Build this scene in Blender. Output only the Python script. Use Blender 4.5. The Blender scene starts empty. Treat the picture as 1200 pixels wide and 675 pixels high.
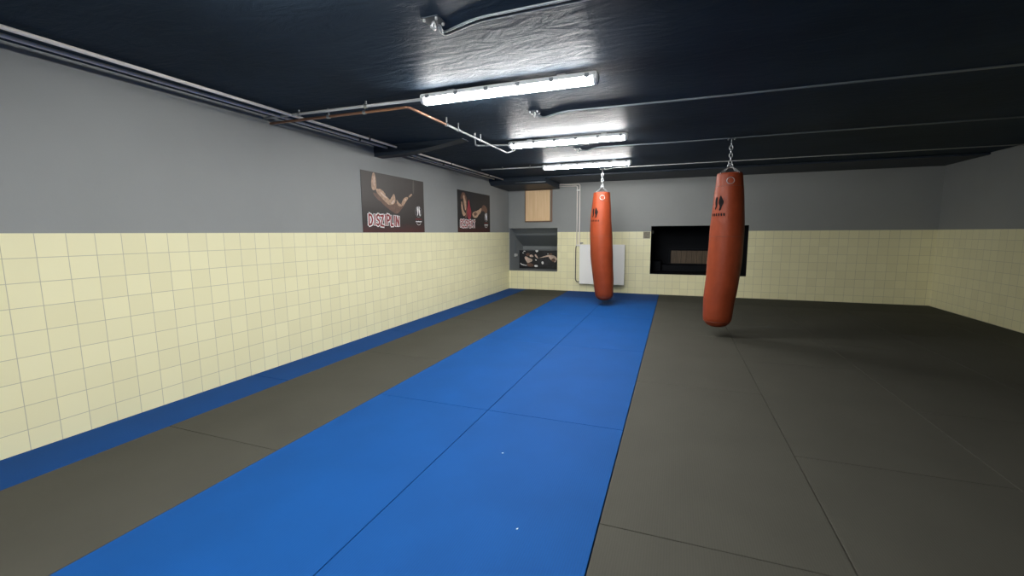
import bpy, bmesh, math, random
from mathutils import Vector, Matrix
random.seed(7)
SC = bpy.context.scene
COL = SC.collection
PI = math.pi

# ------------------------------------------------------------------ materials
def new_mat(name):
    m = bpy.data.materials.new(name); m.use_nodes = True
    nt = m.node_tree; b = nt.nodes['Principled BSDF']
    return m, nt, b

def mat(name, col, rough=.5, metal=0, spec=.5, bump=None, vary=0, vscale=8, stretch=(1, 1, 1)):
    m, nt, b = new_mat(name)
    b.inputs['Base Color'].default_value = (*col, 1)
    b.inputs['Roughness'].default_value = rough
    b.inputs['Metallic'].default_value = metal
    b.inputs['Specular IOR Level'].default_value = spec
    N, L = nt.nodes, nt.links
    tc = N.new('ShaderNodeTexCoord'); mp = N.new('ShaderNodeMapping')
    mp.inputs['Scale'].default_value = stretch
    L.new(tc.outputs['Object'], mp.inputs['Vector'])
    if vary:
        n = N.new('ShaderNodeTexNoise'); n.inputs['Scale'].default_value = vscale; n.inputs['Detail'].default_value = 5
        L.new(mp.outputs['Vector'], n.inputs['Vector'])
        r = N.new('ShaderNodeMapRange'); r.inputs['From Min'].default_value = .3; r.inputs['From Max'].default_value = .7
        r.inputs['To Min'].default_value = 1 - vary; r.inputs['To Max'].default_value = 1 + vary
        L.new(n.outputs['Fac'], r.inputs['Value'])
        v = N.new('ShaderNodeVectorMath'); v.operation = 'SCALE'; v.inputs[0].default_value = col
        L.new(r.outputs['Result'], v.inputs['Scale']); L.new(v.outputs['Vector'], b.inputs['Base Color'])
    if bump:
        sc, st, di = bump
        n = N.new('ShaderNodeTexNoise'); n.inputs['Scale'].default_value = sc; n.inputs['Detail'].default_value = 6
        L.new(mp.outputs['Vector'], n.inputs['Vector'])
        bp = N.new('ShaderNodeBump'); bp.inputs['Strength'].default_value = st; bp.inputs['Distance'].default_value = di
        L.new(n.outputs['Fac'], bp.inputs['Height']); L.new(bp.outputs['Normal'], b.inputs['Normal'])
    return m

def tile_mat(name, axis, phase):
    """cream glazed square tiles; axis 0: wall running along X, 1: along Y"""
    m, nt, b = new_mat(name); N, L = nt.nodes, nt.links
    tc = N.new('ShaderNodeTexCoord'); sp = N.new('ShaderNodeSeparateXYZ'); cb = N.new('ShaderNodeCombineXYZ')
    L.new(tc.outputs['Object'], sp.inputs[0])
    a1 = N.new('ShaderNodeMath'); a1.operation = 'SUBTRACT'; a1.inputs[1].default_value = phase - 15.2
    L.new(sp.outputs[axis], a1.inputs[0]); L.new(a1.outputs[0], cb.inputs[0])
    a2 = N.new('ShaderNodeMath'); a2.operation = 'SUBTRACT'; a2.inputs[1].default_value = 1.348 - .152 * 20
    L.new(sp.outputs[2], a2.inputs[0]); L.new(a2.outputs[0], cb.inputs[1])
    br = N.new('ShaderNodeTexBrick'); L.new(cb.outputs[0], br.inputs['Vector'])
    br.offset = 0; br.squash = 1
    br.inputs['Scale'].default_value = 1; br.inputs['Brick Width'].default_value = .152; br.inputs['Row Height'].default_value = .152
    br.inputs['Mortar Size'].default_value = .0022; br.inputs['Mortar Smooth'].default_value = .3; br.inputs['Bias'].default_value = 0
    br.inputs['Color1'].default_value = (.86, .82, .53, 1); br.inputs['Color2'].default_value = (.81, .77, .49, 1)
    br.inputs['Mortar'].default_value = (.50, .48, .34, 1)
    L.new(br.outputs['Color'], b.inputs['Base Color'])
    b.inputs['Roughness'].default_value = .3
    bp = N.new('ShaderNodeBump'); bp.inputs['Strength'].default_value = .35; bp.inputs['Distance'].default_value = .002; bp.invert = True
    L.new(br.outputs['Fac'], bp.inputs['Height']); L.new(bp.outputs['Normal'], b.inputs['Normal'])
    return m

def ribbed_mat(name, col, axis='X', rough=.75):
    m, nt, b = new_mat(name); N, L = nt.nodes, nt.links
    tc = N.new('ShaderNodeTexCoord')
    w = N.new('ShaderNodeTexWave'); w.wave_type = 'BANDS'; w.bands_direction = axis; w.inputs['Scale'].default_value = 28
    L.new(tc.outputs['Object'], w.inputs['Vector'])
    n = N.new('ShaderNodeTexNoise'); n.inputs['Scale'].default_value = 2.2; n.inputs['Detail'].default_value = 5
    L.new(tc.outputs['Object'], n.inputs['Vector'])
    r = N.new('ShaderNodeMapRange'); r.inputs['From Min'].default_value = .3; r.inputs['From Max'].default_value = .7
    r.inputs['To Min'].default_value = .94; r.inputs['To Max'].default_value = 1.06
    L.new(n.outputs['Fac'], r.inputs['Value'])
    r2 = N.new('ShaderNodeMapRange'); r2.inputs['To Min'].default_value = .95; r2.inputs['To Max'].default_value = 1.04
    L.new(w.outputs['Fac'], r2.inputs['Value'])
    mu = N.new('ShaderNodeMath'); mu.operation = 'MULTIPLY'; L.new(r.outputs[0], mu.inputs[0]); L.new(r2.outputs[0], mu.inputs[1])
    v = N.new('ShaderNodeVectorMath'); v.operation = 'SCALE'; v.inputs[0].default_value = col
    L.new(mu.outputs[0], v.inputs['Scale']); L.new(v.outputs['Vector'], b.inputs['Base Color'])
    bp = N.new('ShaderNodeBump'); bp.inputs['Strength'].default_value = .25; bp.inputs['Distance'].default_value = .0012
    L.new(w.outputs['Fac'], bp.inputs['Height']); L.new(bp.outputs['Normal'], b.inputs['Normal'])
    b.inputs['Roughness'].default_value = rough; b.inputs['Specular IOR Level'].default_value = .12
    return m

def ceiling_mat():
    m, nt, b = new_mat('dark slate ceiling paint'); N, L = nt.nodes, nt.links
    tc = N.new('ShaderNodeTexCoord'); mp = N.new('ShaderNodeMapping'); mp.inputs['Scale'].default_value = (1, 2.6, 1)
    mp.inputs['Rotation'].default_value = (0, 0, .12)
    L.new(tc.outputs['Object'], mp.inputs['Vector'])
    n1 = N.new('ShaderNodeTexNoise'); n1.inputs['Scale'].default_value = 3.4; n1.inputs['Detail'].default_value = 7
    n1.inputs['Roughness'].default_value = .62; n1.inputs['Distortion'].default_value = 1.1
    L.new(mp.outputs[0], n1.inputs['Vector'])
    n2 = N.new('ShaderNodeTexNoise'); n2.inputs['Scale'].default_value = 1.1; n2.inputs['Detail'].default_value = 4
    L.new(tc.outputs['Object'], n2.inputs['Vector'])
    # rough trowelled bay to the left of x=-.5, smoother to the right
    sp = N.new('ShaderNodeSeparateXYZ'); L.new(tc.outputs['Object'], sp.inputs[0])
    zr = N.new('ShaderNodeMapRange'); zr.inputs['From Min'].default_value = -.45; zr.inputs['From Max'].default_value = -.55
    zr.inputs['To Min'].default_value = .35; zr.inputs['To Max'].default_value = 1
    L.new(sp.outputs[0], zr.inputs['Value'])
    mul = N.new('ShaderNodeMath'); mul.operation = 'MULTIPLY'; L.new(n1.outputs['Fac'], mul.inputs[0]); L.new(zr.outputs[0], mul.inputs[1])
    bp = N.new('ShaderNodeBump'); bp.inputs['Strength'].default_value = .36; bp.inputs['Distance'].default_value = .035
    L.new(mul.outputs[0], bp.inputs['Height']); L.new(bp.outputs['Normal'], b.inputs['Normal'])
    r = N.new('ShaderNodeMapRange'); r.inputs['From Min'].default_value = .3; r.inputs['From Max'].default_value = .7
    r.inputs['To Min'].default_value = .8; r.inputs['To Max'].default_value = 1.2
    L.new(n2.outputs['Fac'], r.inputs['Value'])
    v = N.new('ShaderNodeVectorMath'); v.operation = 'SCALE'; v.inputs[0].default_value = (.027, .042, .060)
    L.new(r.outputs[0], v.inputs['Scale']); L.new(v.outputs['Vector'], b.inputs['Base Color'])
    b.inputs['Roughness'].default_value = .5; b.inputs['Specular IOR Level'].default_value = .025
    return m

def wood_mat(name, c1, c2, scale=3):
    m, nt, b = new_mat(name); N, L = nt.nodes, nt.links
    tc = N.new('ShaderNodeTexCoord'); mp = N.new('ShaderNodeMapping'); mp.inputs['Scale'].default_value = (9, 9, .7)
    L.new(tc.outputs['Object'], mp.inputs['Vector'])
    n = N.new('ShaderNodeTexNoise'); n.inputs['Scale'].default_value = scale; n.inputs['Detail'].default_value = 6
    L.new(mp.outputs[0], n.inputs['Vector'])
    cr = N.new('ShaderNodeValToRGB'); cr.color_ramp.elements[0].position = .3; cr.color_ramp.elements[1].position = .7
    cr.color_ramp.elements[0].color = (*c1, 1); cr.color_ramp.elements[1].color = (*c2, 1)
    L.new(n.outputs['Fac'], cr.inputs[0]); L.new(cr.outputs[0], b.inputs['Base Color'])
    b.inputs['Roughness'].default_value = .55
    return m

def poster_mat(name, top, mid, low, h):
    """printed gradient of a poster: dusky studio backdrop, red glow along the lower edge"""
    m, nt, b = new_mat(name); N, L = nt.nodes, nt.links
    tc = N.new('ShaderNodeTexCoord'); sp = N.new('ShaderNodeSeparateXYZ'); L.new(tc.outputs['Object'], sp.inputs[0])
    n = N.new('ShaderNodeTexNoise'); n.inputs['Scale'].default_value = 6; L.new(tc.outputs['Object'], n.inputs['Vector'])
    a = N.new('ShaderNodeMath'); a.operation = 'MULTIPLY_ADD'; a.inputs[1].default_value = .12
    L.new(n.outputs['Fac'], a.inputs[0]); L.new(sp.outputs[1], a.inputs[2])
    r = N.new('ShaderNodeMapRange'); r.inputs['From Min'].default_value = .05; r.inputs['From Max'].default_value = h
    L.new(a.outputs[0], r.inputs['Value'])
    cr = N.new('ShaderNodeValToRGB'); e = cr.color_ramp.elements
    e[0].position = .0; e[0].color = (*low, 1); e[1].position = 1; e[1].color = (*top, 1)
    x = e.new(.22); x.color = (*mid, 1); x = e.new(.5); x.color = tuple((p + q) / 2 for p, q in zip(mid, top)) + (1,)
    L.new(r.outputs[0], cr.inputs[0]); L.new(cr.outputs[0], b.inputs['Base Color'])
    b.inputs['Roughness'].default_value = .5
    return m

M = {}
M['ceiling'] = ceiling_mat()
M['grey'] = mat('grey wall paint', (.255, .266, .262), .55, bump=(14, .12, .01), vary=.04, vscale=1.5)
M['slate'] = mat('dark slate paint', (.024, .033, .046), .5, spec=.2, bump=(9, .2, .01))
M['niche'] = mat('dark grey niche paint', (.235, .255, .262), .6, bump=(12, .15, .01))
M['black'] = mat('black niche paint', (.0035, .0045, .007), .7, spec=.15, bump=(10, .2, .01))
M['tile_l'] = tile_mat('cream wall tiles side', 1, 3.93)
M['tile_b'] = tile_mat('cream wall tiles end', 0, -.481)
M['bare'] = mat('bare mortar', (.24, .22, .17), .9, bump=(60, .6, .004), vary=.2, vscale=30)
M['screed'] = mat('floor screed', (.12, .12, .115), .8)
BLUE = (.003, .058, .225); GREY = (.056, .055, .045)
M['mat_blue'] = ribbed_mat('ribbed blue mat foam', BLUE)
M['mat_blue_x'] = ribbed_mat('ribbed blue mat foam cross laid', (.003, .045, .19), 'Y')
M['mat_blue_d'] = ribbed_mat('deep blue mat foam', (.0025, .046, .185))
M['mat_grey'] = ribbed_mat('ribbed grey mat foam', GREY)
M['mat_grey_x'] = ribbed_mat('ribbed grey mat foam cross laid', (.045, .045, .038), 'Y')
M['plastic'] = mat('light grey lamp plastic', (.72, .74, .76), .4)
M['clip'] = mat('grey clip plastic', (.16, .18, .2), .4)
M['copper'] = mat('copper', (.48, .25, .16), .35, .8, vary=.12, vscale=20)
M['palepipe'] = mat('pale conduit', (.55, .56, .56), .35)
M['whitepipe'] = mat('white pipe paint', (.85, .79, .75), .35)
M['tubegrey'] = mat('slate painted conduit', (.14, .165, .19), .28, spec=.7)
M['steel'] = mat('galvanised steel', (.42, .44, .46), .35, .85)
M['darkpipe'] = mat('dark pipe', (.06, .055, .05), .5)
M['leather'] = mat('orange brown leather', (.215, .038, .013), .45, spec=.22, bump=(16, .35, .012), vary=.12, vscale=5)
M['leather_d'] = mat('dark seam leather', (.13, .03, .015), .5)
M['ink'] = mat('black print', (.008, .006, .006), .7, spec=.08)
M['rad'] = mat('white radiator enamel', (.9, .9, .87), .35)
M['rad_d'] = mat('radiator grille', (.3, .31, .31), .5)
M['ply'] = wood_mat('plywood', (.74, .50, .27), (.84, .60, .36))
M['frame'] = wood_mat('brown wood edge', (.17, .10, .06), (.24, .14, .085))
M['plank'] = wood_mat('old brown planks', (.06, .04, .02), (.13, .085, .045), 5)
M['white'] = mat('white print', (.85, .84, .83), .5)
M['red'] = mat('dark red print', (.24, .02, .022), .5, vary=.35, vscale=25)
M['skin1'] = mat('tan skin print', (.46, .30, .20), .5, vary=.3, vscale=22)
M['skin2'] = mat('shaded skin print', (.15, .08, .055), .5, vary=.25, vscale=22)
M['skin3'] = mat('light skin print', (.68, .52, .42), .5, vary=.25, vscale=18)
M['dimskin'] = mat('dim skin print', (.10, .085, .075), .5)
M['redcloth'] = mat('red cloth print', (.28, .03, .045), .5, vary=.3, vscale=20)
M['greyprint'] = mat('grey print', (.30, .31, .33), .5, vary=.2, vscale=20)
M['blackboard'] = mat('black poster print', (.013, .014, .017), .45, vary=.3, vscale=7)
M['board1'] = poster_mat('dusky brown poster print', (.052, .042, .037), (.018, .013, .012), (.06, .008, .008), .78)
M['board2'] = poster_mat('dusky black poster print', (.020, .021, .024), (.010, .008, .009), (.05, .007, .007), .78)
M['scrap'] = mat('white paper', (.85, .87, .9), .7)
def emit(name, col, s):
    m = bpy.data.materials.new(name); m.use_nodes = True; nt = m.node_tree
    b = nt.nodes['Principled BSDF']; b.inputs['Base Color'].default_value = (.8, .8, .8, 1)
    b.inputs['Emission Color'].default_value = (*col, 1); b.inputs['Emission Strength'].default_value = s
    return m
M['glow'] = emit('lit lamp diffuser', (1, .99, .96), 152)

# ------------------------------------------------------------------ mesh helpers
def obj(name, bm, m, parent=None, smooth=False, loc=None):
    me = bpy.data.meshes.new(name)
    bmesh.ops.recalc_face_normals(bm, faces=bm.faces)
    bm.to_mesh(me); bm.free()
    for mm in (m if isinstance(m, list) else [m]): me.materials.append(mm)
    if smooth:
        for p in me.polygons: p.use_smooth = True
    o = bpy.data.objects.new(name, me); COL.objects.link(o)
    if parent: o.parent = parent
    if loc: o.location = loc
    return o
def empty(name, loc=(0, 0, 0)):
    o = bpy.data.objects.new(name, None); o.location = loc; o.empty_display_size = .1; COL.objects.link(o); return o
def tag(o, label, cat, group=None):
    o['label'] = label; o['category'] = cat
    if group: o['group'] = group
    return o
def structure(o, label=None):
    o['kind'] = 'structure'
    if label: o['label'] = label
    return o
def box(bm, x0, x1, y0, y1, z0, z1, bev=0, seg=2):
    vs = [bm.verts.new((x, y, z)) for x in (x0, x1) for y in (y0, y1) for z in (z0, z1)]
    f = [(0, 1, 3, 2), (4, 6, 7, 5), (0, 4, 5, 1), (2, 3, 7, 6), (0, 2, 6, 4), (1, 5, 7, 3)]
    fs = [bm.faces.new([vs[i] for i in q]) for q in f]
    if bev:
        es = list({e for q in fs for e in q.edges})
        bmesh.ops.bevel(bm, geom=es, offset=bev, segments=seg, affect='EDGES', profile=.5)
def prism(bm, pts, ax, a, b):
    """pts: 2D profile in the plane of the two other axes; extruded along axis ax from a to b"""
    def P(p, t):
        q = list(p); q.insert(ax, t); return q
    v0 = [bm.verts.new(P(p, a)) for p in pts]; v1 = [bm.verts.new(P(p, b)) for p in pts]
    bm.faces.new(v0); bm.faces.new(v1[::-1]); n = len(pts)
    for i in range(n): bm.faces.new([v0[i], v0[(i + 1) % n], v1[(i + 1) % n], v1[i]])
def rounded(pts, r=.03, n=4):
    pts = [Vector(p) for p in pts]; out = [pts[0]]
    for i in range(1, len(pts) - 1):
        a, b, c = pts[i - 1], pts[i], pts[i + 1]
        d1 = (a - b); d2 = (c - b); rr = min(r, d1.length * .45, d2.length * .45)
        p, q = b + d1.normalized() * rr, b + d2.normalized() * rr
        for k in range(n + 1):
            t = k / n; out.append(p * (1 - t) ** 2 + b * 2 * t * (1 - t) + q * t * t)
    out.append(pts[-1]); return out
def tube(bm, pts, r, n=10, corner=.03, closed=False):
    P = rounded(pts, corner) if corner and not closed else [Vector(p) for p in pts]
    rings = []; up = Vector((.13, .27, .95)).normalized(); N = len(P)
    for i, p in enumerate(P):
        if closed: t = P[(i + 1) % N] - P[i - 1]
        else: t = P[min(i + 1, N - 1)] - P[max(i - 1, 0)]
        t.normalize(); u = (up - t * up.dot(t))
        if u.length < 1e-3: u = Vector((1, 0, 0)) - t * t.x
        u.normalize(); up = u; v = t.cross(u)
        rings.append([bm.verts.new(p + (u * math.cos(2 * PI * k / n) + v * math.sin(2 * PI * k / n)) * r) for k in range(n)])
    m = N if closed else N - 1
    for i in range(m):
        A, B = rings[i], rings[(i + 1) % N]
        for k in range(n): bm.faces.new([A[k], A[(k + 1) % n], B[(k + 1) % n], B[k]])
    if not closed: bm.faces.new(rings[0]); bm.faces.new(rings[-1][::-1])
def cyl(bm, a, b, r, n=16): tube(bm, [a, b], r, n, 0)
def link_ring(bm, c, L, W, r, axis, n=14, seg=7, mat3=None):
    """oval chain link: long axis vertical, flat plane normal to 'axis'"""
    pts = []
    for k in range(n):
        a = 2 * PI * k / n
        x = W / 2 * math.cos(a); z = L / 2 * math.sin(a) * (1 if abs(math.sin(a)) > .3 else 1)
        p = Vector((x, 0, z)) if axis == 'y' else Vector((0, x, z))
        if mat3: p = mat3 @ p
        pts.append(Vector(c) + p)
    tube(bm, pts, r, seg, 0, closed=True)

# ------------------------------------------------------------------ room shell
XL, XR, YB, YF, ZC, ZF, ZT = -3.739, 4.30, 9.777, -3.2, 2.47, -.04, 1.348
NX0, NX1, NZ0, NZ1 = -3.725, -2.54, .435, 1.445      # left alcove
OX0, OX1, OZ0, OZ1 = -.487, 1.36, .44, 1.46          # right opening
T = .16; DEEP = 10.78

bm = bmesh.new(); box(bm, XL - T, XR + T, YF - T, YB, ZF - .1, ZF)
structure(obj('floor', bm, M['screed']))
bm = bmesh.new(); box(bm, XL - T, XR + T, YF - T, YB + T, ZC, ZC + .15)
structure(obj('ceiling', bm, M['ceiling']))
bm = bmesh.new(); box(bm, XL - T, XL, YF - T, YB + T, ZF, ZC)
wl = structure(obj('wall_left', bm, M['grey']))
bm = bmesh.new(); box(bm, XR, XR + T, YF - T, YB + T, ZF, ZC)
wr = structure(obj('wall_right', bm, M['grey']))
bm = bmesh.new(); box(bm, XL, XR, YF - T, YF, ZF, ZC)
wf = structure(obj('wall_front', bm, M['grey']))
bm = bmesh.new()
for r in ((XL, XR, ZF, NZ0), (XL, XR, NZ1 + .02, ZC), (XL, NX0, NZ0, NZ1 + .02), (NX0, NX1, NZ1, NZ1 + .02), (NX1, OX0, NZ0, NZ1 + .02), (OX1, XR, NZ0, NZ1 + .02), (OX0, OX1, NZ0, OZ0), (OX0, OX1, OZ1, NZ1 + .02)):
    box(bm, r[0], r[1], YB, YB + T, r[2], r[3])
wb = structure(obj('wall_back', bm, M['grey']))

# glazed tile dado, 8 mm proud of the wall (parts of the walls)
tt = .006
bm = bmesh.new(); box(bm, XL, XL + tt, YF, YB, ZF, ZT); obj('tile_dado', bm, M['tile_l'], wl)
bm = bmesh.new(); box(bm, XR - tt, XR, YF, YB, ZF, ZT); obj('tile_dado', bm, M['tile_l'], wr)
bm = bmesh.new()
for x0, x1, z1 in ((XL + tt, NX1, NZ0), (NX1, OX0, ZT), (OX0, OX1, OZ0), (OX1, XR - tt, ZT)):
    box(bm, x0, x1, YB - tt, YB, ZF, z1)
obj('tile_dado', bm, M['tile_b'], wb)
bm = bmesh.new(); box(bm, -.645, -.505, YB - tt - .0015, YB - tt + .001, ZT - .148, ZT - .006)
o = obj('bare_patch', bm, M['bare'], wb); o['label'] = 'grey mortar patch where one tile is missing'

# alcove on the left: side walls, sloping soffit, sill, low block that carries the poster
bm = bmesh.new()
box(bm, NX0 - .1, NX0, YB + T, DEEP, NZ0 - .1, NZ1 + .1)
box(bm, NX1, NX1 + .1, YB + T, DEEP, NZ0 - .1, NZ1 + .1)
box(bm, NX0, NX1, YB + T, DEEP, NZ0 - .1, NZ0)
box(bm, NX0 - .1, NX1 + .1, DEEP, DEEP + .1, NZ0 - .1, NZ1 + .1)
prism(bm, [(YB + T, NZ1), (YB + .34, NZ1 - .13), (YB + .38, NZ1 - .17), (DEEP, .99), (DEEP, NZ1 + .1), (YB + T, NZ1 + .1)], 0, NX0, NX1)
box(bm, NX0, NX1, 10.45, DEEP, NZ0, .905, .006)
alc = structure(obj('trim_1', bm, M['niche']), 'dark grey painted alcove lining with sloping top and a low rear ledge')
# thin painted return inside the wall thickness of the alcove
bm = bmesh.new()
box(bm, NX0, NX0 + .004, YB + .002, YB + T, NZ0, NZ1); box(bm, NX1 - .004, NX1, YB + .002, YB + T, NZ0, NZ1)
box(bm, NX0, NX1, YB + .002, YB + T, NZ0, NZ0 + .004); box(bm, NX0, NX1, YB + .002, YB + T, NZ1 - .004, NZ1)
obj('jamb_lining', bm, M['niche'], alc)

# black opening on the right
bm = bmesh.new()
D2 = 10.95
box(bm, OX0 - .1, OX0, YB + T, D2, OZ0 - .1, OZ1 + .1)
box(bm, OX1, OX1 + .1, YB + T, D2, OZ0 - .1, OZ1 + .1)
box(bm, OX0, OX1, YB + T, D2, OZ0 - .1, OZ0)
box(bm, OX0, OX1, YB + T, D2, OZ1, OZ1 + .1)
box(bm, OX0 - .1, OX1 + .1, D2, D2 + .1, OZ0 - .1, OZ1 + .1)
box(bm, OX0, OX1, 10.55, D2, OZ0, .585, .01)
box(bm, OX0 + .002, -.28, 10.40, D2 - .01, OZ0, .68, .02)
opn = structure(obj('trim_2', bm, M['black']), 'black painted deep opening in the back wall with a low ledge inside')
bm = bmesh.new()
box(bm, OX0, OX0 + .004, YB - tt - .001, YB + T, OZ0, OZ1); box(bm, OX1 - .004, OX1, YB - tt - .001, YB + T, OZ0, OZ1)
box(bm, OX0, OX1, YB - tt - .001, YB + T, OZ0, OZ0 + .004); box(bm, OX0, OX1, YB - tt - .001, YB + T, OZ1 - .004, OZ1)
obj('jamb_lining', bm, M['black'], opn)
# brown plank panel in dark frame, at the rear of the opening
t = tag(empty('plank_panel', (.42, 10.72, .59)), 'brown plank panel in dark frame deep inside the black opening', 'panel')
bm = bmesh.new()
for k in range(9): box(bm, -.50 + k * .112, -.50 + k * .112 + .108, .0, .02, .02, .32, .003)
obj('planks', bm, M['plank'], t)
bm = bmesh.new()
for b in ((-.56, -.5, 0, .36), (.51, .57, 0, .36), (-.5, .51, .32, .36), (-.5, .51, 0, .025)): box(bm, b[0], b[1], -.03, .03, b[2], b[3], .004)
obj('frame', bm, M['black'], t)
bm = bmesh.new(); box(bm, OX0, OX0 + .022, 10.27, 10.33, 1.295, 1.375, .006); box(bm, OX0 + .02, OX0 + .03, 10.285, 10.315, 1.32, 1.35, .003)
tag(obj('wall_latch', bm, M['white']), 'small white latch on the side of the black opening', 'latch')

# beams
bm = bmesh.new(); prism(bm, [(XL, ZC), (XL, 2.335), (-3.25, 2.345), (-2.45, 2.462), (-2.45, ZC)], 1, 4.85, 5.02)
structure(obj('trim_3', bm, M['slate']), 'dark downstand beam stub reaching from the left wall')
bm = bmesh.new(); box(bm, -2.55, XR, 8.62, YB, 2.437, ZC, .01)
structure(obj('trim_4', bm, M['slate']), 'shallow dark beam along the back wall')
bm = bmesh.new(); prism(bm, [(8.62, ZC), (8.62, 2.40), (8.72, 2.335), (YB, 2.315), (YB, ZC)], 0, XL, -2.5)
structure(obj('trim_5', bm, M['slate']), 'deeper dark boxed beam in the back left corner')
bm = bmesh.new(); prism(bm, [(-.53, ZC), (-.50, ZC - .0009), (-.485, ZC - .0010), (-.475, ZC - .0004), (-.44, ZC)], 1, YF, 3.02)
structure(obj('trim_6', bm, M['ceiling']), 'low plaster ridge running along the ceiling')

# ------------------------------------------------------------------ mats
def mat_piece(x0, x1, y0, y1, m, label, group):
    g = .0016
    bm = bmesh.new(); w, l = (x1 - x0) / 2 - g, (y1 - y0) / 2 - g
    box(bm, -w, w, -l, l, 0, .04, .0035, 2)
    o = obj('training_mat', bm, m, loc=((x0 + x1) / 2, (y0 + y1) / 2, -.04))
    tag(o, label, 'mat', group)
ordn = ['first', 'second', 'third', 'fourth', 'fifth', 'sixth', 'seventh']
X = [-3.733, -3.283, -2.268, -1.281, -.280, .72, 1.72, 2.72, 3.72, 4.294]
RB = [-1.256, .811, 2.878, 4.945, 6.87, 8.80]
RG = [-2.26, -.19, 1.868, 3.93, 5.99, 8.04, 8.80]
def run(x0, x1, rows, m, desc, group, seam=0):
    n = len(rows) - 1
    for i in range(n):
        k = n - 1 - i
        mat_piece(x0 + seam / 2, x1 - seam / 2, rows[i], rows[i + 1], m, f'{desc}, {ordn[k]} from back', group)
run(X[0], X[1], RB, M['mat_blue_d'], 'narrow dark blue mat along the left tiled wall', 'narrow blue edge mats')
run(X[1], X[2], RG, M['mat_grey'], 'grey mat in the left grey row', 'grey floor mats')
run(X[2], X[3], RB, M['mat_blue'], 'bright blue mat, left of two blue rows', 'bright blue floor mats')
run(X[3], X[4], RB, M['mat_blue'], 'bright blue mat, right of two blue rows', 'bright blue floor mats')
names4 = ['first grey row right of the blue mats', 'second grey row right of the blue mats', 'third grey row right of the blue mats', 'fourth grey row right of the blue mats', 'narrow grey row along the right wall']
for j in range(5):
    run(X[4 + j], X[5 + j], RG if j % 2 == 0 else RB, M['mat_grey'], 'grey mat, ' + names4[j], 'grey floor mats', .004 if j == 0 else 0)
mat_piece(X[0], X[1], 8.80, YB - .008, M['mat_blue_d'], 'short dark blue mat in the far left corner', 'narrow blue edge mats')
mat_piece(X[1], X[2], 8.80, YB - .008, M['mat_grey_x'], 'darker grey mat under the alcove poster against the back wall', 'grey floor mats')
mat_piece(X[2], X[4], 8.80, YB - .008, M['mat_blue_x'], 'darker blue mat laid crosswise below the white radiator', 'bright blue floor mats')
mat_piece(X[4], X[6], 8.80, YB - .008, M['mat_grey_x'], 'darker grey mat laid crosswise below the black opening', 'grey floor mats')
mat_piece(X[6], X[9], 8.80, YB - .008, M['mat_grey_x'], 'darker grey mat laid crosswise in the far right corner', 'grey floor mats')

# paper scraps on the mats
for (x, y, a, lab) in ((-.935, 2.314, .3, 'tiny white scrap on the blue mat, farther of the two'), (-.62, 1.702, .9, 'tiny white scrap on the blue mat, nearer of the two')):
    bm = bmesh.new(); s = .0042
    pts = [(-1.3, -.5), (-.2, -.8), (1.2, -.3), (1.4, .4), (.1, .6), (-1, .5)]
    prism(bm, [(px * s, py * s) for px, py in pts], 2, .0, .0025)
    o = obj('paper_scrap', bm, M['scrap'], loc=(x, y, .0002)); o.rotation_euler = (0, 0, a); tag(o, lab, 'scrap', 'white scraps on the mats')

# ------------------------------------------------------------------ lamps
def make_lamp():
    r = empty('ceiling_lamp'); L = 1.44; h = L / 2
    # housing: shallow channel against the ceiling, z measured from the ceiling
    bm = bmesh.new()
    prof = [(-.040, -.016), (-.050, -.022), (-.054, -.050), (.054, -.050), (.050, -.022), (.040, -.016)]
    prism(bm, prof, 0, -h + .02, h - .02)
    obj('housing', bm, M['plastic'], r)
    for x in (-.45, .45):
        bm = bmesh.new(); box(bm, x - .03, x + .03, -.02, .02, -.018, 0.0); obj('mounting_bracket', bm, M['steel'], r)
    bm = bmesh.new()
    prof = [(-.042, -.0505), (-.041, -.070), (-.033, -.085), (-.017, -.091), (.017, -.091), (.033, -.085), (.041, -.070), (.042, -.0505)]
    prism(bm, prof, 0, -h + .035, h - .035)
    obj('diffuser', bm, M['glow'], r)
    for s in (-1, 1):
        bm = bmesh.new()
        P = [[(-.041, -.017), (-.055, -.03), (-.046, -.071), (-.020, -.093), (.020, -.093), (.046, -.071), (.055, -.03), (.041, -.017)]]
        a, b, c = s * (h - .036), s * (h - .012), s * h
        rings = []
        for xx, k in ((a, 1), (b, .97), (c, .72)):
            rings.append([bm.verts.new((xx, y * k, -.05 + (z + .05) * k)) for y, z in P[0]])
        for A, B in zip(rings, rings[1:]):
            for i in range(8): bm.faces.new([A[i], A[(i + 1) % 8], B[(i + 1) % 8], B[i]])
        bm.faces.new(rings[0]); bm.faces.new(rings[-1][::-1])
        obj('end_cap', bm, M['plastic'], r)
    for k in range(6):
        x = -h + .075 + k * (L - .15) / 5
        for s in (-1, 1):
            bm = bmesh.new()
            prism(bm, [(s * .045, -.026), (s * .059, -.030), (s * .059, -.058), (s * .041, -.062), (s * .043, -.052)], 0, x - .015, x + .015)
            obj('clip', bm, M['clip'], r)
    return r
def dup(root):
    r = root.copy(); COL.objects.link(r)
    for ch in list(root.children):
        c = ch.copy(); COL.objects.link(c); c.parent = r
    return r
lamp = make_lamp()
spots = [(-1.27, 3.235, 'long lit fluorescent ceiling lamp nearest the camera'), (-1.27, 5.24, 'long lit fluorescent ceiling lamp, middle of the row of three'),
         (-1.405, 7.17, 'long lit fluorescent ceiling lamp above the hanging bag, farthest of three')]
L0 = None
for i, (x, y, lab) in enumerate(spots):
    o = lamp if i == 0 else dup(lamp)
    o.location = (x, y, ZC); tag(o, lab, 'lamp', 'ceiling lamps in a row')
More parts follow.
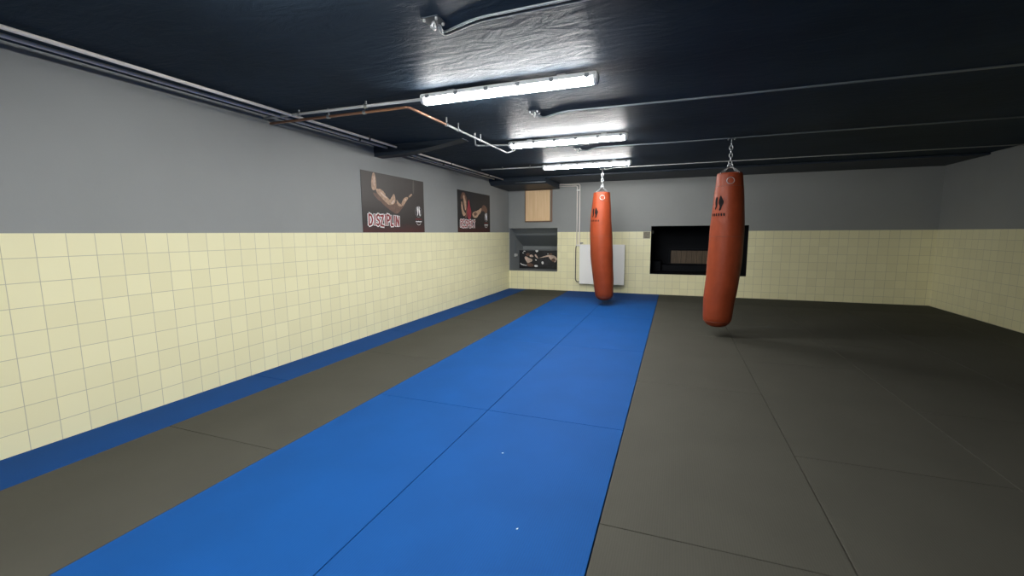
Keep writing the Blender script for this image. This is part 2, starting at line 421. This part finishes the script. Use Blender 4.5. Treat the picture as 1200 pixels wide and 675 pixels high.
for y in (1.2, -.85):
    o = dup(lamp); o.location = (-1.27, y, ZC)
    tag(o, 'long lit fluorescent ceiling lamp above and behind the camera' if y < 0 else 'long lit fluorescent ceiling lamp overhead beside the camera', 'lamp', 'ceiling lamps in a row')

# ------------------------------------------------------------------ pipes and conduits
def pipe(name, pts, r, m, label, cat='pipe', group=None, clips=(), corner=.05, clipm='steel', cr=1.5):
    base = Vector(pts[0]); t = empty(name, base)
    bm = bmesh.new(); tube(bm, [Vector(p) - base for p in pts], r, 12, corner); obj('tube', bm, m, t, True)
    for c, ax in clips:
        c = Vector(c) - base; d = {'x': Vector((1, 0, 0)), 'y': Vector((0, 1, 0)), 'z': Vector((0, 0, 1))}[ax]
        bm = bmesh.new(); cyl(bm, c - d * .014, c + d * .014, r * cr, 12)
        if ax != 'z':
            zc = ZC - base.z; box(bm, c.x - .006, c.x + .006, c.y - .006, c.y + .006, c.z + r, max(zc, c.z + r + .005))
        obj('pipe_clip', bm, M[clipm], t)
    return tag(t, label, cat, group)
zt = 2.425
pipe('electrical_conduit', [(XL + .01, 3.215, zt + .01), (-1.985, 3.235, zt)], .012, M['palepipe'], 'pale electrical conduit feeding the nearest ceiling lamp', 'conduit', clips=[((-2.55, 3.229, zt + .003), 'x'), ((-3.3, 3.222, zt + .006), 'x')], corner=0, cr=1.35)
pipe('copper_pipe', [(XL + .01, 3.28, 2.400), (-2.17, 3.30, 2.400), (-2.165, 3.97, 2.400)], .012, M['copper'], 'copper pipe bending back between the near lamp and the left beam',
     clips=[((-2.62, 3.294, 2.400), 'x'), ((-3.02, 3.289, 2.400), 'x'), ((-2.165, 3.95, 2.400), 'y'), ((-2.163, 4.2, 2.400), 'y'), ((-2.162, 4.75, 2.400), 'y')], cr=1.5)
t = bpy.data.objects['copper_pipe']; b0 = t.location.copy()
bm = bmesh.new(); tube(bm, [Vector(p) - b0 for p in ((-2.165, 3.97, 2.400), (-2.16, 4.8, 2.400), (-2.16, 5.60, 2.400), (-2.02, 5.54, 2.415), (-2.0, 5.5, 2.468))], .010, 12, .04)
o = obj('tube', bm, M['palepipe'], t, True); o['label'] = 'grey painted far section'
pipe('electrical_conduit', [(-2.0, 5.24, 2.425), (-2.38, 5.16, 2.43), (-2.40, 5.12, 2.435), (-2.22, 4.72, 2.45), (-2.20, 4.68, 2.475)], .010, M['palepipe'], 'pale electrical conduit feeding the middle ceiling lamp', 'conduit', clips=[((-2.28, 5.18, 2.428), 'x')], corner=.02, cr=1.3)
pipe('electrical_conduit', [(-3.25, 7.16, 2.44), (-2.12, 7.17, 2.43)], .010, M['palepipe'], 'pale electrical conduit feeding the farthest ceiling lamp', 'conduit', clips=[((-2.35, 7.168, 2.432), 'x'), ((-2.85, 7.164, 2.436), 'x')], corner=0, cr=1.3)
G = 'pipes along the left wall below the ceiling'
pipe('heating_pipe', [(-3.39, YF, 2.432), (-3.39, 8.55, 2.432)], .013, M['whitepipe'], 'pale heating pipe along the left wall, farther from the wall of two', group=G, clips=[((-3.39, 4.32, 2.432), 'y'), ((-3.39, 6.3, 2.432), 'y'), ((-3.39, 7.8, 2.432), 'y')], clipm='darkpipe', cr=1.25)
pipe('heating_pipe', [(-3.53, YF, 2.432), (-3.53, 8.40, 2.432)], .012, M['whitepipe'], 'pale heating pipe along the left wall, closer to the wall of two', group=G, clips=[((-3.53, 4.32, 2.432), 'y'), ((-3.53, 6.3, 2.432), 'y')], clipm='darkpipe', cr=1.25)
pipe('heating_pipe', [(-3.17, 8.66, 2.364), (-2.51, 8.66, 2.364)], .011, M['tubegrey'], 'short slate painted pipe below the corner beam', corner=0)

# ceiling tubes from the bag mounts
def mount(x, y, lab, hook=False):
    t = empty('bag_mount', (x, y, ZC))
    bm = bmesh.new(); box(bm, -.05, .05, -.05, .05, -.006, 0, .002); obj('plate', bm, M['slate'], t)
    for sx in (-1, 1):
        for sy in (-1, 1):
            bm = bmesh.new(); cyl(bm, (sx * .036, sy * .036, -.018), (sx * .036, sy * .036, -.004), .008, 6); obj('bolt', bm, M['steel'], t)
    bm = bmesh.new()
    pts = [(0, .018 * math.cos(a), -.03 - .018 * math.sin(a)) for a in [k * 2 * PI / 12 for k in range(12)]]
    tube(bm, pts, .005, 8, 0, closed=True); cyl(bm, (0, 0, -.014), (0, 0, -.002), .006, 8)
    obj('eye_hook', bm, M['steel'], t)
    return tag(t, lab, 'ceiling mount', 'bag mounts on the ceiling')
mount(-1.262, 2.19, 'empty steel bag mount on the ceiling before the nearest lamp')
mount(-1.29, 4.08, 'empty steel bag mount between the nearest and middle lamps')
mount(-1.29, 6.03, 'empty steel bag mount between the middle and farthest lamps')
mount(-1.262, 8.0, 'steel mount that holds the orange bag above the blue mats')
mount(.60, 6.08, 'steel mount that holds the orange bag at the right')
r0 = .010
def ctube(pts, lab, m='tubegrey', r=r0): pipe('ceiling_conduit', pts, r, M[m], lab, 'conduit', 'conduits from the bag mounts', corner=.08)
zc = ZC - .005
ctube([(-1.25, 2.23, 2.462), (-1.285, 2.33, zc), (-1.04, 2.243, zc), (-.62, 2.235, zc), (XR, 2.20, zc)], 'thin conduit curving from the nearest bag mount, upper of the pair', 'tubegrey', .0065)
ctube([(-1.27, 2.26, 2.462), (-1.30, 2.365, zc), (-1.04, 2.278, zc), (-.62, 2.27, zc), (XR, 2.235, zc)], 'thin conduit curving from the nearest bag mount, lower of the pair', 'tubegrey', .0065)
ctube([(-1.29, 4.15, 2.462), (-1.28, 4.31, zc), (-1.03, 4.16, zc), (.15, 4.19, zc), (XR, 4.19, zc)], 'dark conduit running right from the second bag mount')
ctube([(-1.29, 6.1, 2.462), (-1.20, 6.23, zc), (-1.02, 6.0, zc), (-.16, 6.06, zc), (XR, 6.06, zc)], 'dark conduit running right from the third bag mount')
ctube([(-1.26, 8.06, 2.455), (-1.18, 8.12, zc), (-1.10, 8.0, zc), (-.40, 7.98, zc), (XR, 7.98, zc)], 'pale conduit running right above the hanging bag', 'palepipe', .008)

# heating pipes on the back wall
yb = YB - .03
t = tag(empty('radiator_pipes', (-2.06, yb, .2)), 'pair of thin pipes running down the back wall to the radiator', 'pipe')
o0 = Vector((-2.06, yb, .2))
def sub(pts, r, m, name='tube', corner=.04):
    bm = bmesh.new(); tube(bm, [Vector(p) - o0 for p in pts], r, 10, corner); return obj(name, bm, m, t, True)
sub([(-2.52, yb, 2.365), (-2.085, yb, 2.365), (-2.085, yb, 1.06)], .012, M['whitepipe'])
sub([(-2.52, yb - .002, 2.40), (-2.028, yb, 2.40), (-2.028, yb, 1.04), (-2.028, yb - .05, 1.04), (-2.015, yb - .06, 1.04)], .012, M['whitepipe'])
p_ = sub([(-2.085, yb, 1.06), (-2.105, yb, .98), (-2.105, yb, .27), (-2.07, yb - .03, .225), (-2.003, yb - .06, .225)], .011, M['darkpipe']); p_['label'] = 'darker lower pipe'
for z in (2.27, 1.05):
    bm = bmesh.new(); box(bm, -.04, .045, -.018, .012, z - .2 - .014, z - .2 + .014, .005); obj('pipe_bracket', bm, M['white'], t)

# ------------------------------------------------------------------ radiator
t = tag(empty('radiator', (-1.505, 9.70, .185)), 'flat white panel radiator on the tiled back wall behind the bag', 'radiator')
bm = bmesh.new(); box(bm, -.495, .495, -.05, -.03, 0, .885, .006); obj('front_panel', bm, M['rad'], t)
bm = bmesh.new(); box(bm, -.49, .49, .01, .025, .005, .875, .004); obj('rear_panel', bm, M['rad'], t)
for s in (-1, 1):
    bm = bmesh.new(); box(bm, s * .49 - .004, s * .49 + .004, -.031, .026, .01, .87, .001); obj('side_panel', bm, M['rad_d'], t)
bm = bmesh.new()
for k in range(40): box(bm, -.48 + k * .0245, -.472 + k * .0245, -.03, .012, .868, .88)
obj('top_grille', bm, M['rad_d'], t)
for s in (-.35, .35):
    bm = bmesh.new(); box(bm, s - .02, s + .02, .025, .0705, .62, .8); box(bm, s - .02, s + .02, .025, .0705, .08, .14); obj('wall_bracket', bm, M['rad_d'], t)
bm = bmesh.new(); cyl(bm, (-.475, -.01, .885), (-.475, -.01, .915), .012); cyl(bm, (-.49, -.01, .915), (-.425, -.01, .915), .014); obj('valve', bm, M['rad_d'], t, True)

# ------------------------------------------------------------------ plywood board
t = tag(empty('plywood_cover', (-2.99, YB, 1.585)), 'light plywood cover with brown edge high on the back wall', 'board')
bm = bmesh.new()
w, hh = .325, .735
for b in ((-w, -w + .03, 0, hh), (w - .03, w, 0, hh), (-w + .03, w - .03, 0, .03), (-w + .03, w - .03, hh - .03, hh)): box(bm, b[0], b[1], -.045, -.001, b[2], b[3], .003)
obj('frame', bm, M['frame'], t)
bm = bmesh.new(); box(bm, -w + .018, w - .045, -.058, -.04, .022, hh - .02, .003); obj('panel', bm, M['ply'], t)

# ------------------------------------------------------------------ socket in the alcove
t = tag(empty('wall_socket', (NX0, 10.17, .75)), 'small white socket with conduit on the alcove side wall', 'socket')
bm = bmesh.new(); box(bm, .001, .04, -.07, .07, 0, .07, .006); obj('socket_box', bm, M['palepipe'], t)
for k in (-1, 1):
    bm = bmesh.new(); cyl(bm, (.038, k * .035, .035), (.045, k * .035, .035), .022); obj('socket_insert', bm, M['white'], t)
bm = bmesh.new(); tube(bm, [(.012, 0, .07), (.012, 0, .42)], .009, 10, 0); obj('conduit', bm, M['tubegrey'], t, True)

# ------------------------------------------------------------------ posters
def poly(bm, pts, z, th=.0006):
    prism(bm, pts, 2, z, z + th)
def smooth_poly(pts, it=2):
    for _ in range(it):
        q = []
        for i in range(len(pts)):
            a, b = pts[i], pts[(i + 1) % len(pts)]
            q += [(a[0] * .75 + b[0] * .25, a[1] * .75 + b[1] * .25), (a[0] * .25 + b[0] * .75, a[1] * .25 + b[1] * .75)]
        pts = q
    return pts
def shape(parent, name, polys, m, z=.005, it=2):
    bm = bmesh.new()
    for k, p in enumerate(polys): poly(bm, smooth_poly(p, it), z + k * .00003)
    return obj(name, bm, m, parent)
LET = {'D': [[(0, 0), (0, 1), (.38, .88), (.55, .5), (.38, .1), (0, 0)]], 'I': [[(.15, 0), (.15, 1)]],
       'S': [[(.52, .85), (.3, 1), (.05, .82), (.12, .58), (.45, .42), (.5, .15), (.25, 0), (0, .12)]],
       'Z': [[(0, .95), (.52, 1), (.02, .04), (.56, 0)]], 'P': [[(.04, 0), (.04, 1), (.42, .95), (.5, .7), (.36, .47), (.06, .45)]],
       'L': [[(.05, 1), (.05, .02), (.45, .04)]], 'N': [[(0, 0), (.04, 1), (.45, .03), (.5, 1)]],
       'R': [[(.04, 0), (.04, 1), (.42, .95), (.48, .7), (.06, .5), (.5, 0)]], 'E': [[(.48, .98), (.04, 1), (.04, 0), (.5, .03)], [(.06, .52), (.4, .54)]],
       'K': [[(.04, 0), (.04, 1)], [(.48, 1), (.08, .5), (.52, 0)]], 'T': [[(0, .97), (.56, 1)], [(.28, .97), (.28, 0)]]}
ADV = {'D': .76, 'I': .42, 'S': .68, 'Z': .72, 'P': .66, 'L': .60, 'N': .68, 'R': .68, 'E': .66, 'K': .7, 'T': .66}
def strokes(bm, polys, w, z):
    k = 0
    for pl in polys:
        for a, b in zip(pl, pl[1:]):
            dx, dy = b[0] - a[0], b[1] - a[1]; L = math.hypot(dx, dy) or 1; nx, ny = -dy / L * w, dx / L * w
            ex, ey = dx / L * w * .35, dy / L * w * .35
            zz = z + (k % 7) * .00004; k += 1
            poly(bm, [(a[0] + nx - ex, a[1] + ny - ey), (a[0] - nx - ex, a[1] - ny - ey), (b[0] - nx + ex, b[1] - ny + ey), (b[0] + nx + ex, b[1] + ny + ey)], zz)
def lettering(parent, text, x0, x1, y0, h, wo, wi):
    tot = sum(ADV[c] for c in text) - .1; s = (x1 - x0) / tot; x = x0; P = []
    rr = random.Random(5)
    for c in text:
        dy = rr.uniform(-.05, .05); tl = rr.uniform(-.02, .05)
        for pl in LET[c]: P.append([(x + (u + tl * v) * s, y0 + (v + dy) * h) for u, v in pl])
        x += ADV[c] * s
    bm = bmesh.new(); strokes(bm, P, wo, .0058); obj('lettering_outline', bm, M['white'], parent)
    bm = bmesh.new(); strokes(bm, P, wi, .0068); obj('lettering', bm, M['red'], parent)
def emblem(parent, cx, cy, s):
    f1 = [(-.42, .1), (-.5, .55), (-.3, .95), (-.1, .8), (-.15, .55), (.0, .35), (-.1, .15), (-.05, -.2), (-.2, -.6), (-.45, -.75), (-.35, -.3)]
    f2 = [(.1, .75), (.25, 1.05), (.42, .8), (.35, .5), (.55, .2), (.5, -.2), (.62, -.7), (.35, -.75), (.25, -.3), (.1, -.05), (.05, .35)]
    sh = lambda f: [(cx + a * s, cy + b * s) for a, b in f]
    shape(parent, 'emblem', [sh(f1), sh(f2)], M['white'], .0058, 1)
    bm = bmesh.new(); ring = [(cx + math.cos(a) * s, cy + math.sin(a) * s * .95) for a in [2 * PI * k / 28 for k in range(29)]]
    strokes(bm, [ring], s * .03, .0054); obj('emblem_ring', bm, M['greyprint'], parent)
    bm = bmesh.new()
    for k in range(9):
        x = cx - s + k * s * .235; strokes(bm, [[(x, cy - s * 1.32), (x + s * .13, cy - s * (1.28 if k % 2 else 1.36))]], s * .07, .0054)
    obj('emblem_caption', bm, M['red'], parent)
    bm = bmesh.new()
    for k in range(8):
        x = cx - s * .95 + k * s * .25; strokes(bm, [[(x, cy - s * 1.78), (x + s * .14, cy - s * (1.72 if k % 2 else 1.80))]], s * .09, .0054)
    arc = [(cx + math.cos(a) * s * .62, cy - s * 2.0 + math.sin(a) * s * .35) for a in [PI + PI * k / 10 for k in range(11)]]
    strokes(bm, [arc], s * .035, .0054)
    obj('emblem_caption', bm, M['white'], parent)
def poster(name, label, mtx, w, h, board):
    t = empty(name); t.matrix_world = mtx; tag(t, label, 'poster')
    bm = bmesh.new(); box(bm, 0, w, 0, h, .0008, .005, .0006, 1); obj('board', bm, board, t)
    return t
def basis(u, v, n, loc):
    m = Matrix((u, v, n)).transposed().to_4x4(); m.translation = loc; return m
left = lambda y, z: basis((0, 1, 0), (0, 0, 1), (1, 0, 0), (XL, y, z))
t = poster('wall_poster', 'dark poster of a muscular bare back with raised arms, reading DISZIPLIN', left(4.56, 1.350), 1.46, .785, M['board1'])
tw = .785
shape(t, 'printed_figure', [
    [(0.239, 0.777), (0.28, 0.777), (0.299, 0.693), (0.303, 0.602), (0.29, 0.568), (0.247, 0.544), (0.203, 0.56), (0.197, 0.643), (0.22, 0.736)],
    [(0.281, 0.58), (0.354, 0.573), (0.447, 0.521), (0.566, 0.462), (0.621, 0.424), (0.561, 0.386), (0.473, 0.415), (0.4, 0.464), (0.308, 0.523)],
    [(0.477, 0.415), (0.563, 0.421), (0.663, 0.532), (0.687, 0.538), (0.708, 0.5), (0.716, 0.43), (0.654, 0.387), (0.56, 0.372)],
    [(0.735, 0.474), (0.799, 0.414), (0.872, 0.39), (0.858, 0.367), (0.784, 0.375), (0.738, 0.411)],
    [(.31, .555), (.36, .585), (.44, .56), (.50, .51), (.46, .49), (.38, .53)],
    [(0.854, 0.425), (0.93, 0.502), (1.008, 0.523), (1.038, 0.501), (0.965, 0.446), (0.896, 0.377), (0.867, 0.389)],
    [(1.029, 0.524), (1.117, 0.578), (1.148, 0.563), (1.06, 0.509)]], M['skin1'], .0056)
shape(t, 'printed_shading', [
    [(0.215, 0.522), (0.276, 0.518), (0.378, 0.462), (0.418, 0.411), (0.343, 0.42), (0.263, 0.474)],
    [(0.27, 0.56), (0.45, 0.50), (0.60, 0.43), (0.88, 0.40), (1.0, 0.50), (0.95, 0.42), (0.86, 0.34), (0.74, 0.25), (0.60, 0.30), (0.42, 0.38), (0.33, 0.47)],
    [(0.723, 0.36), (0.784, 0.363), (0.794, 0.328), (0.755, 0.291), (0.731, 0.304)]], M['skin2'], .0051)
shape(t, 'printed_highlight', [[(.36, .55), (.44, .515), (.53, .47), (.50, .465), (.42, .50)], [(.25, .74), (.27, .74), (.27, .62), (.245, .60)], [(.60, .40), (.67, .46), (.69, .44), (.64, .39)], [(.93, .47), (.99, .50), (.95, .45)]], M['skin3'], .0062)
shape(t, 'printed_forearm', [[(1.157, 0.782), (1.206, 0.782), (1.193, 0.581), (1.149, 0.57)]], M['dimskin'], .0052)
lettering(t, 'DISZIPLIN', .12, .785, .095, .138, .027, .0135)
emblem(t, 1.295, .315, .085)

t = poster('wall_poster', 'smaller looking dark poster reading RESPEKT, farther along the left wall', left(7.16, 1.350), 1.475, .775, M['board2'])
shape(t, 'printed_figure', [
    [(.24, .70), (.30, .68), (.33, .60), (.36, .52), (.34, .44), (.30, .40), (.28, .47), (.25, .52), (.24, .60), (.21, .64)],
    [(.15, .58), (.19, .55), (.21, .46), (.26, .38), (.33, .35), (.29, .31), (.22, .30), (.17, .36), (.14, .46)],
    [(.41, .52), (.46, .50), (.47, .44), (.43, .42)],
    [(.60, .37), (.68, .40), (.80, .42), (.92, .45), (1.03, .50), (1.05, .44), (.98, .38), (.88, .34), (.84, .30), (.72, .28), (.63, .30)]], M['skin1'], .0056, 1)
shape(t, 'printed_shading', [
    [(.11, .62), (.16, .72), (.26, .75), (.36, .68), (.40, .58), (.36, .54), (.32, .60), (.27, .71), (.20, .66), (.16, .60)],
    [(.33, .46), (.38, .50), (.40, .38), (.36, .27), (.28, .27), (.33, .35)],
    [(.66, .37), (.76, .40), (.84, .37), (.78, .33), (.70, .32)],
    [(1.02, .47), (1.12, .56), (1.22, .55), (1.32, .50), (1.34, .42), (1.24, .38), (1.16, .44), (1.08, .42)]], M['skin2'], .0062, 1)
shape(t, 'printed_garment', [[(.40, .47), (.44, .60), (.47, .63), (.50, .52), (.54, .46), (.57, .36), (.52, .27), (.46, .23), (.40, .27), (.37, .37)]], M['redcloth'], .0066, 1)
lettering(t, 'RESPEKT', .095, .735, .095, .13, .024, .0125)
emblem(t, 1.27, .31, .09)

M['charcoal'] = mat('charcoal print', (.022, .023, .028), .5, vary=.4, vscale=20)
# poster in the alcove
t = poster('wall_poster', 'wide black poster of two fighters at the back of the alcove', basis((1, 0, 0), (0, 0, 1), (0, -1, 0), (NX0 + .01, 10.449, NZ0 + .002)), 1.17, .46, M['blackboard'])
cv = lambda pts: [((x - 130) / 750 * 1.03, (545 - y) / 405 * .46) for x, y in pts]
shape(t, 'printed_figure', [cv(p) for p in (
    [(235, 290), (260, 270), (300, 300), (340, 320), (390, 345), (385, 385), (330, 410), (290, 430), (262, 370), (240, 330)],
    [(330, 255), (360, 230), (400, 250), (410, 285), (370, 290), (335, 280)],
    [(430, 240), (450, 225), (470, 250), (495, 305), (510, 320), (470, 310), (440, 270)],
    [(510, 310), (560, 290), (650, 250), (740, 235), (750, 255), (700, 275), (620, 290), (540, 305)],
    [(690, 270), (760, 240), (820, 265), (850, 300), (875, 350), (870, 370), (840, 340), (830, 400), (790, 390), (750, 360), (710, 310)])], M['skin3'], .0056)
shape(t, 'printed_shading', [cv(p) for p in (
    [(260, 220), (300, 195), (340, 215), (330, 260), (290, 275), (262, 250)],
    [(700, 215), (740, 195), (770, 215), (760, 250), (700, 240)], [(270, 430), (330, 420), (400, 440), (420, 500), (300, 510)],
    [(740, 330), (800, 300), (830, 350), (800, 395), (760, 380)])], M['skin2'], .0062)
shape(t, 'printed_highlight', [cv(p) for p in (
    [(437, 137), (512, 137), (480, 185), (455, 175)], [(205, 160), (240, 148), (255, 165), (225, 175)], [(190, 195), (215, 187), (222, 205), (200, 210)],
    [(557, 400), (580, 375), (605, 400), (600, 440), (575, 450)], [(150, 420), (170, 425), (175, 450), (285, 475), (280, 490), (160, 465)],
    [(425, 465), (490, 465), (488, 512), (430, 510)], [(440, 335), (470, 345), (470, 370), (445, 365)], [(678, 205), (690, 205), (688, 232), (676, 230)])], M['white'], .0066, 1)
shape(t, 'printed_garment', [cv(p) for p in (
    [(480, 330), (560, 320), (680, 330), (740, 390), (700, 460), (600, 480), (500, 440)],
    [(750, 500), (820, 460), (870, 460), (870, 475), (800, 500), (760, 525)], [(655, 495), (720, 495), (720, 520), (660, 520)],
    [(830, 505), (880, 505), (880, 522), (835, 520)])], M['charcoal'], .0051)

# ------------------------------------------------------------------ punching bags
def smoothstep_interp(keys, z):
    if z <= keys[0][0]: return keys[0][1:]
    for (a, b) in zip(keys, keys[1:]):
        if z <= b[0]:
            t = (z - a[0]) / (b[0] - a[0]); t = t * t * (3 - 2 * t)
            return tuple(p * (1 - t) + q * t for p, q in zip(a[1:], b[1:]))
    return keys[-1][1:]
def lin(keys, z):
    for i in range(len(keys) - 1):
        a, b = keys[i], keys[i + 1]
        if z <= b[0]:
            k0 = keys[max(i - 1, 0)]; k3 = keys[min(i + 2, len(keys) - 1)]
            t = max(0, (z - a[0]) / (b[0] - a[0])); out = []
            for j in range(1, len(a)):
                m1 = (b[j] - k0[j]) / max(b[0] - k0[0], 1e-6) * (b[0] - a[0]); m2 = (k3[j] - a[j]) / max(k3[0] - a[0], 1e-6) * (b[0] - a[0])
                out.append((2 * t ** 3 - 3 * t * t + 1) * a[j] + (t ** 3 - 2 * t * t + t) * m1 + (-2 * t ** 3 + 3 * t * t) * b[j] + (t ** 3 - t * t) * m2)
            return out
    return keys[-1][1:]
def punching_bag(loc, keys, label, face, top_off, hook_z):
    """keys: (z, centre x offset, radius) from bottom to top, z above mats"""
    t = tag(empty('punching_bag', loc), label, 'punching bag', 'hanging leather punching bags')
    bm = bmesh.new(); rings = []; n = 36; zb, ztp = keys[0][0], keys[-1][0]
    zs = [zb, zb + .004, zb + .014, zb + .03, zb + .055, zb + .09] + [zb + .13 + (ztp - .03 - zb - .13) * k / 44 for k in range(45)] + [ztp - .015, ztp - .004, ztp]
    def ring(z):
        cx, r = lin(keys, z)
        d = z - zb
        if d < .11: r *= math.sqrt(max(0.0, 1 - (1 - d / .11) ** 2)) * .62 + .38 if d > 0 else .30
        e = ztp - z
        if e < .02: r *= .96 + .04 * e / .02
        return cx, r
    for z in zs:
        cx, r = ring(z)
        rings.append([bm.verts.new((cx + r * math.cos(2 * PI * k / n) * (1 + .008 * math.sin(3 * z * 5 + k * .7)), r * math.sin(2 * PI * k / n), z)) for k in range(n)])
    for A, B in zip(rings, rings[1:]):
        for k in range(n): bm.faces.new([A[k], A[(k + 1) % n], B[(k + 1) % n], B[k]])
    bm.faces.new(rings[0][::-1])
    # recessed top
    cx, r = ring(ztp)
    inner = [bm.verts.new((cx + r * .86 * math.cos(2 * PI * k / n), r * .86 * math.sin(2 * PI * k / n), ztp - .004)) for k in range(n)]
    low = [bm.verts.new((cx + r * .8 * math.cos(2 * PI * k / n), r * .8 * math.sin(2 * PI * k / n), ztp - .05)) for k in range(n)]
    for k in range(n):
        bm.faces.new([rings[-1][k], rings[-1][(k + 1) % n], inner[(k + 1) % n], inner[k]]); bm.faces.new([inner[k], inner[(k + 1) % n], low[(k + 1) % n], low[k]])
    bm.faces.new(low)
    body = obj('bag_body', bm, M['leather'], t, True)
    # base seam and horizontal stitched seams
    for zz, rr in ((zb + .075, .0035), (zb + (ztp - zb) * .60, .0022), (ztp - .16, .0022)):
        cx, r = ring(zz); bm = bmesh.new()
        tube(bm, [(cx + (r + .0005) * math.cos(a), (r + .0005) * math.sin(a), zz) for a in [2 * PI * k / 40 for k in range(40)]], rr, 6, 0, closed=True)
        obj('seam', bm, M['leather_d'], t, True)
    def on(a, z, off=.0015):
        cx, r = lin(keys, z); r += off; A = face + a
        return Vector((cx + r * math.cos(A), r * math.sin(A), z))
    # printed emblem (two small fighters) and a line of print beneath it
    bm = bmesh.new()
    def patch(pts, a0, z0, s, off=.003):
        r = lin(keys, z0)[1]
        pp = smooth_poly(pts, 1)
        vs = [bm.verts.new(on(a0 + x * s / r, z0 + y * s, off)) for x, y in pp]
        c = bm.verts.new(on(a0 + sum(p[0] for p in pp) / len(pp) * s / r, z0 + sum(p[1] for p in pp) / len(pp) * s, off))
        for i in range(len(vs)): bm.faces.new([vs[i], vs[(i + 1) % len(vs)], c])
    f1 = [(-.5, .1), (-.55, .6), (-.3, .95), (-.1, .7), (-.15, .3), (-.05, -.2), (-.2, -.7), (-.45, -.8), (-.35, -.3)]
    f2 = [(.1, .6), (.3, 1.1), (.5, .7), (.8, .2), (.6, -.3), (.45, -.9), (.2, -.9), (.3, -.3), (.05, 0)]
    EA, EZ = -.70, 1.675
    patch(f1, EA, EZ, .095); patch(f2, EA, EZ, .095)
    for k in range(6):
        x = -.95 + k * .34
        patch([(x, -1.3), (x + .2, -1.34), (x + .22, -1.75), (x + .03, -1.72)], EA + .05, EZ, .088)
    obj('printed_emblem', bm, M['ink'], t)
    # stitched ring and straps at the top
    bm = bmesh.new(); tube(bm, [on(.07 + math.cos(q) * .26, ztp - .10 + math.sin(q) * .04, .003) for q in [2 * PI * k / 24 for k in range(24)]], .004, 6, 0, closed=True)
    obj('hanging_ring', bm, M['steel'], t, True)
    sw = Vector((top_off, 0, ztp + .095))
    cxt, rt = ring(ztp)
    for k in range(4):
        a = face + PI / 4 + k * PI / 2
        bm = bmesh.new(); p0 = Vector((cxt + (rt + .002) * math.cos(a), (rt + .002) * math.sin(a), ztp - .06)); p1 = p0 + Vector((0, 0, .065))
        rad = Vector((math.cos(a), math.sin(a), 0)); tg = Vector((-math.sin(a), math.cos(a), 0))
        vs = [(p0 + tg * sx * .014 + rad * sy) for sy in (-.002, .005) for sx in (-1, 1)] + [(p1 + tg * sx * .014 + rad * sy) for sy in (-.002, .005) for sx in (-1, 1)]
        V = [bm.verts.new(v) for v in vs]
        for q in ((0, 1, 3, 2), (4, 6, 7, 5), (0, 4, 5, 1), (2, 3, 7, 6), (0, 2, 6, 4), (1, 5, 7, 3)): bm.faces.new([V[i] for i in q])
        obj('strap', bm, M['leather_d'], t)
        # short chain of four links from rim to swivel ring
        A, B = p1 + Vector((0, 0, -.005)), sw; d = B - A; nl = 4; Lk = d.length / nl
        rot = Vector((0, 0, 1)).rotation_difference(d).to_matrix(); bm = bmesh.new()
        for i in range(nl): link_ring(bm, A + d * (i + .5) / nl, Lk * 1.4, .020, .0045, 'y' if i % 2 else 'x', 12, 6, rot)
        obj('rim_chain', bm, M['steel'], t, True)
    bm = bmesh.new(); link_ring(bm, sw, .055, .055, .007, 'y', 16, 8); obj('swivel_ring', bm, M['steel'], t, True)
    bm = bmesh.new(); z = sw.z + .012; i = 0; nl = max(3, round((hook_z - z) / .042)); st = (hook_z - z) / nl
    x0_, x1_ = sw.x, 0
    for i in range(nl):
        f = (i + .5) / nl; link_ring(bm, (sw.x * (1 - f), 0, z + st * (i + .5)), st * 1.40, .036, .0062, 'y' if i % 2 == 0 else 'x', 14, 7)
    obj('chain', bm, M['steel'], t, True)
    return t
K1 = [(.095, .075, .150), (.20, .072, .165), (.45, .055, .182), (.80, .022, .197), (1.2, .002, .201), (1.55, -.012, .187), (1.80, -.008, .167), (2.045, -.004, .146)]
punching_bag((-1.262, 8.0, 0), K1, 'long orange leather punching bag hanging in front of the white radiator', math.atan2(-8, 1.262), .0, ZC - .05)
K2 = [(.12, -.055, .150), (.22, -.055, .170), (.45, -.045, .184), (.80, -.015, .196), (1.2, 0, .199), (1.55, .004, .187), (1.80, .004, .167), (2.045, 0, .146)]
punching_bag((.60, 6.08, 0), K2, 'orange leather punching bag hanging in front of the black opening', math.atan2(-6.08, -.6), .0, ZC - .05)

# ------------------------------------------------------------------ camera, world, view
f, h = 507.80165, 1.33142
cam = bpy.data.cameras.new('camera'); cam.sensor_fit = 'HORIZONTAL'; cam.sensor_width = 36; cam.lens = 36 * f / 1200
cam.clip_start = .02; cam.clip_end = 100
co = bpy.data.objects.new('camera', cam); COL.objects.link(co)
r_, u_, f_ = Vector((0.936552, 0.350482, -0.005732)), Vector((-0.038776, 0.119841, 0.992036)), Vector((-0.348377, 0.928871, -0.125828))
mw = Matrix((r_, u_, -f_)).transposed().to_4x4(); mw.translation = (0, 0, h); co.matrix_world = mw
SC.camera = co
w = bpy.data.worlds.new('world'); SC.world = w; w.use_nodes = True
w.node_tree.nodes['Background'].inputs[0].default_value = (.02, .022, .025, 1)
SC.view_settings.view_transform = 'Standard'; SC.view_settings.look = 'None'
SC.view_settings.exposure = 0; SC.view_settings.gamma = 1; SC.view_settings.use_curve_mapping = False
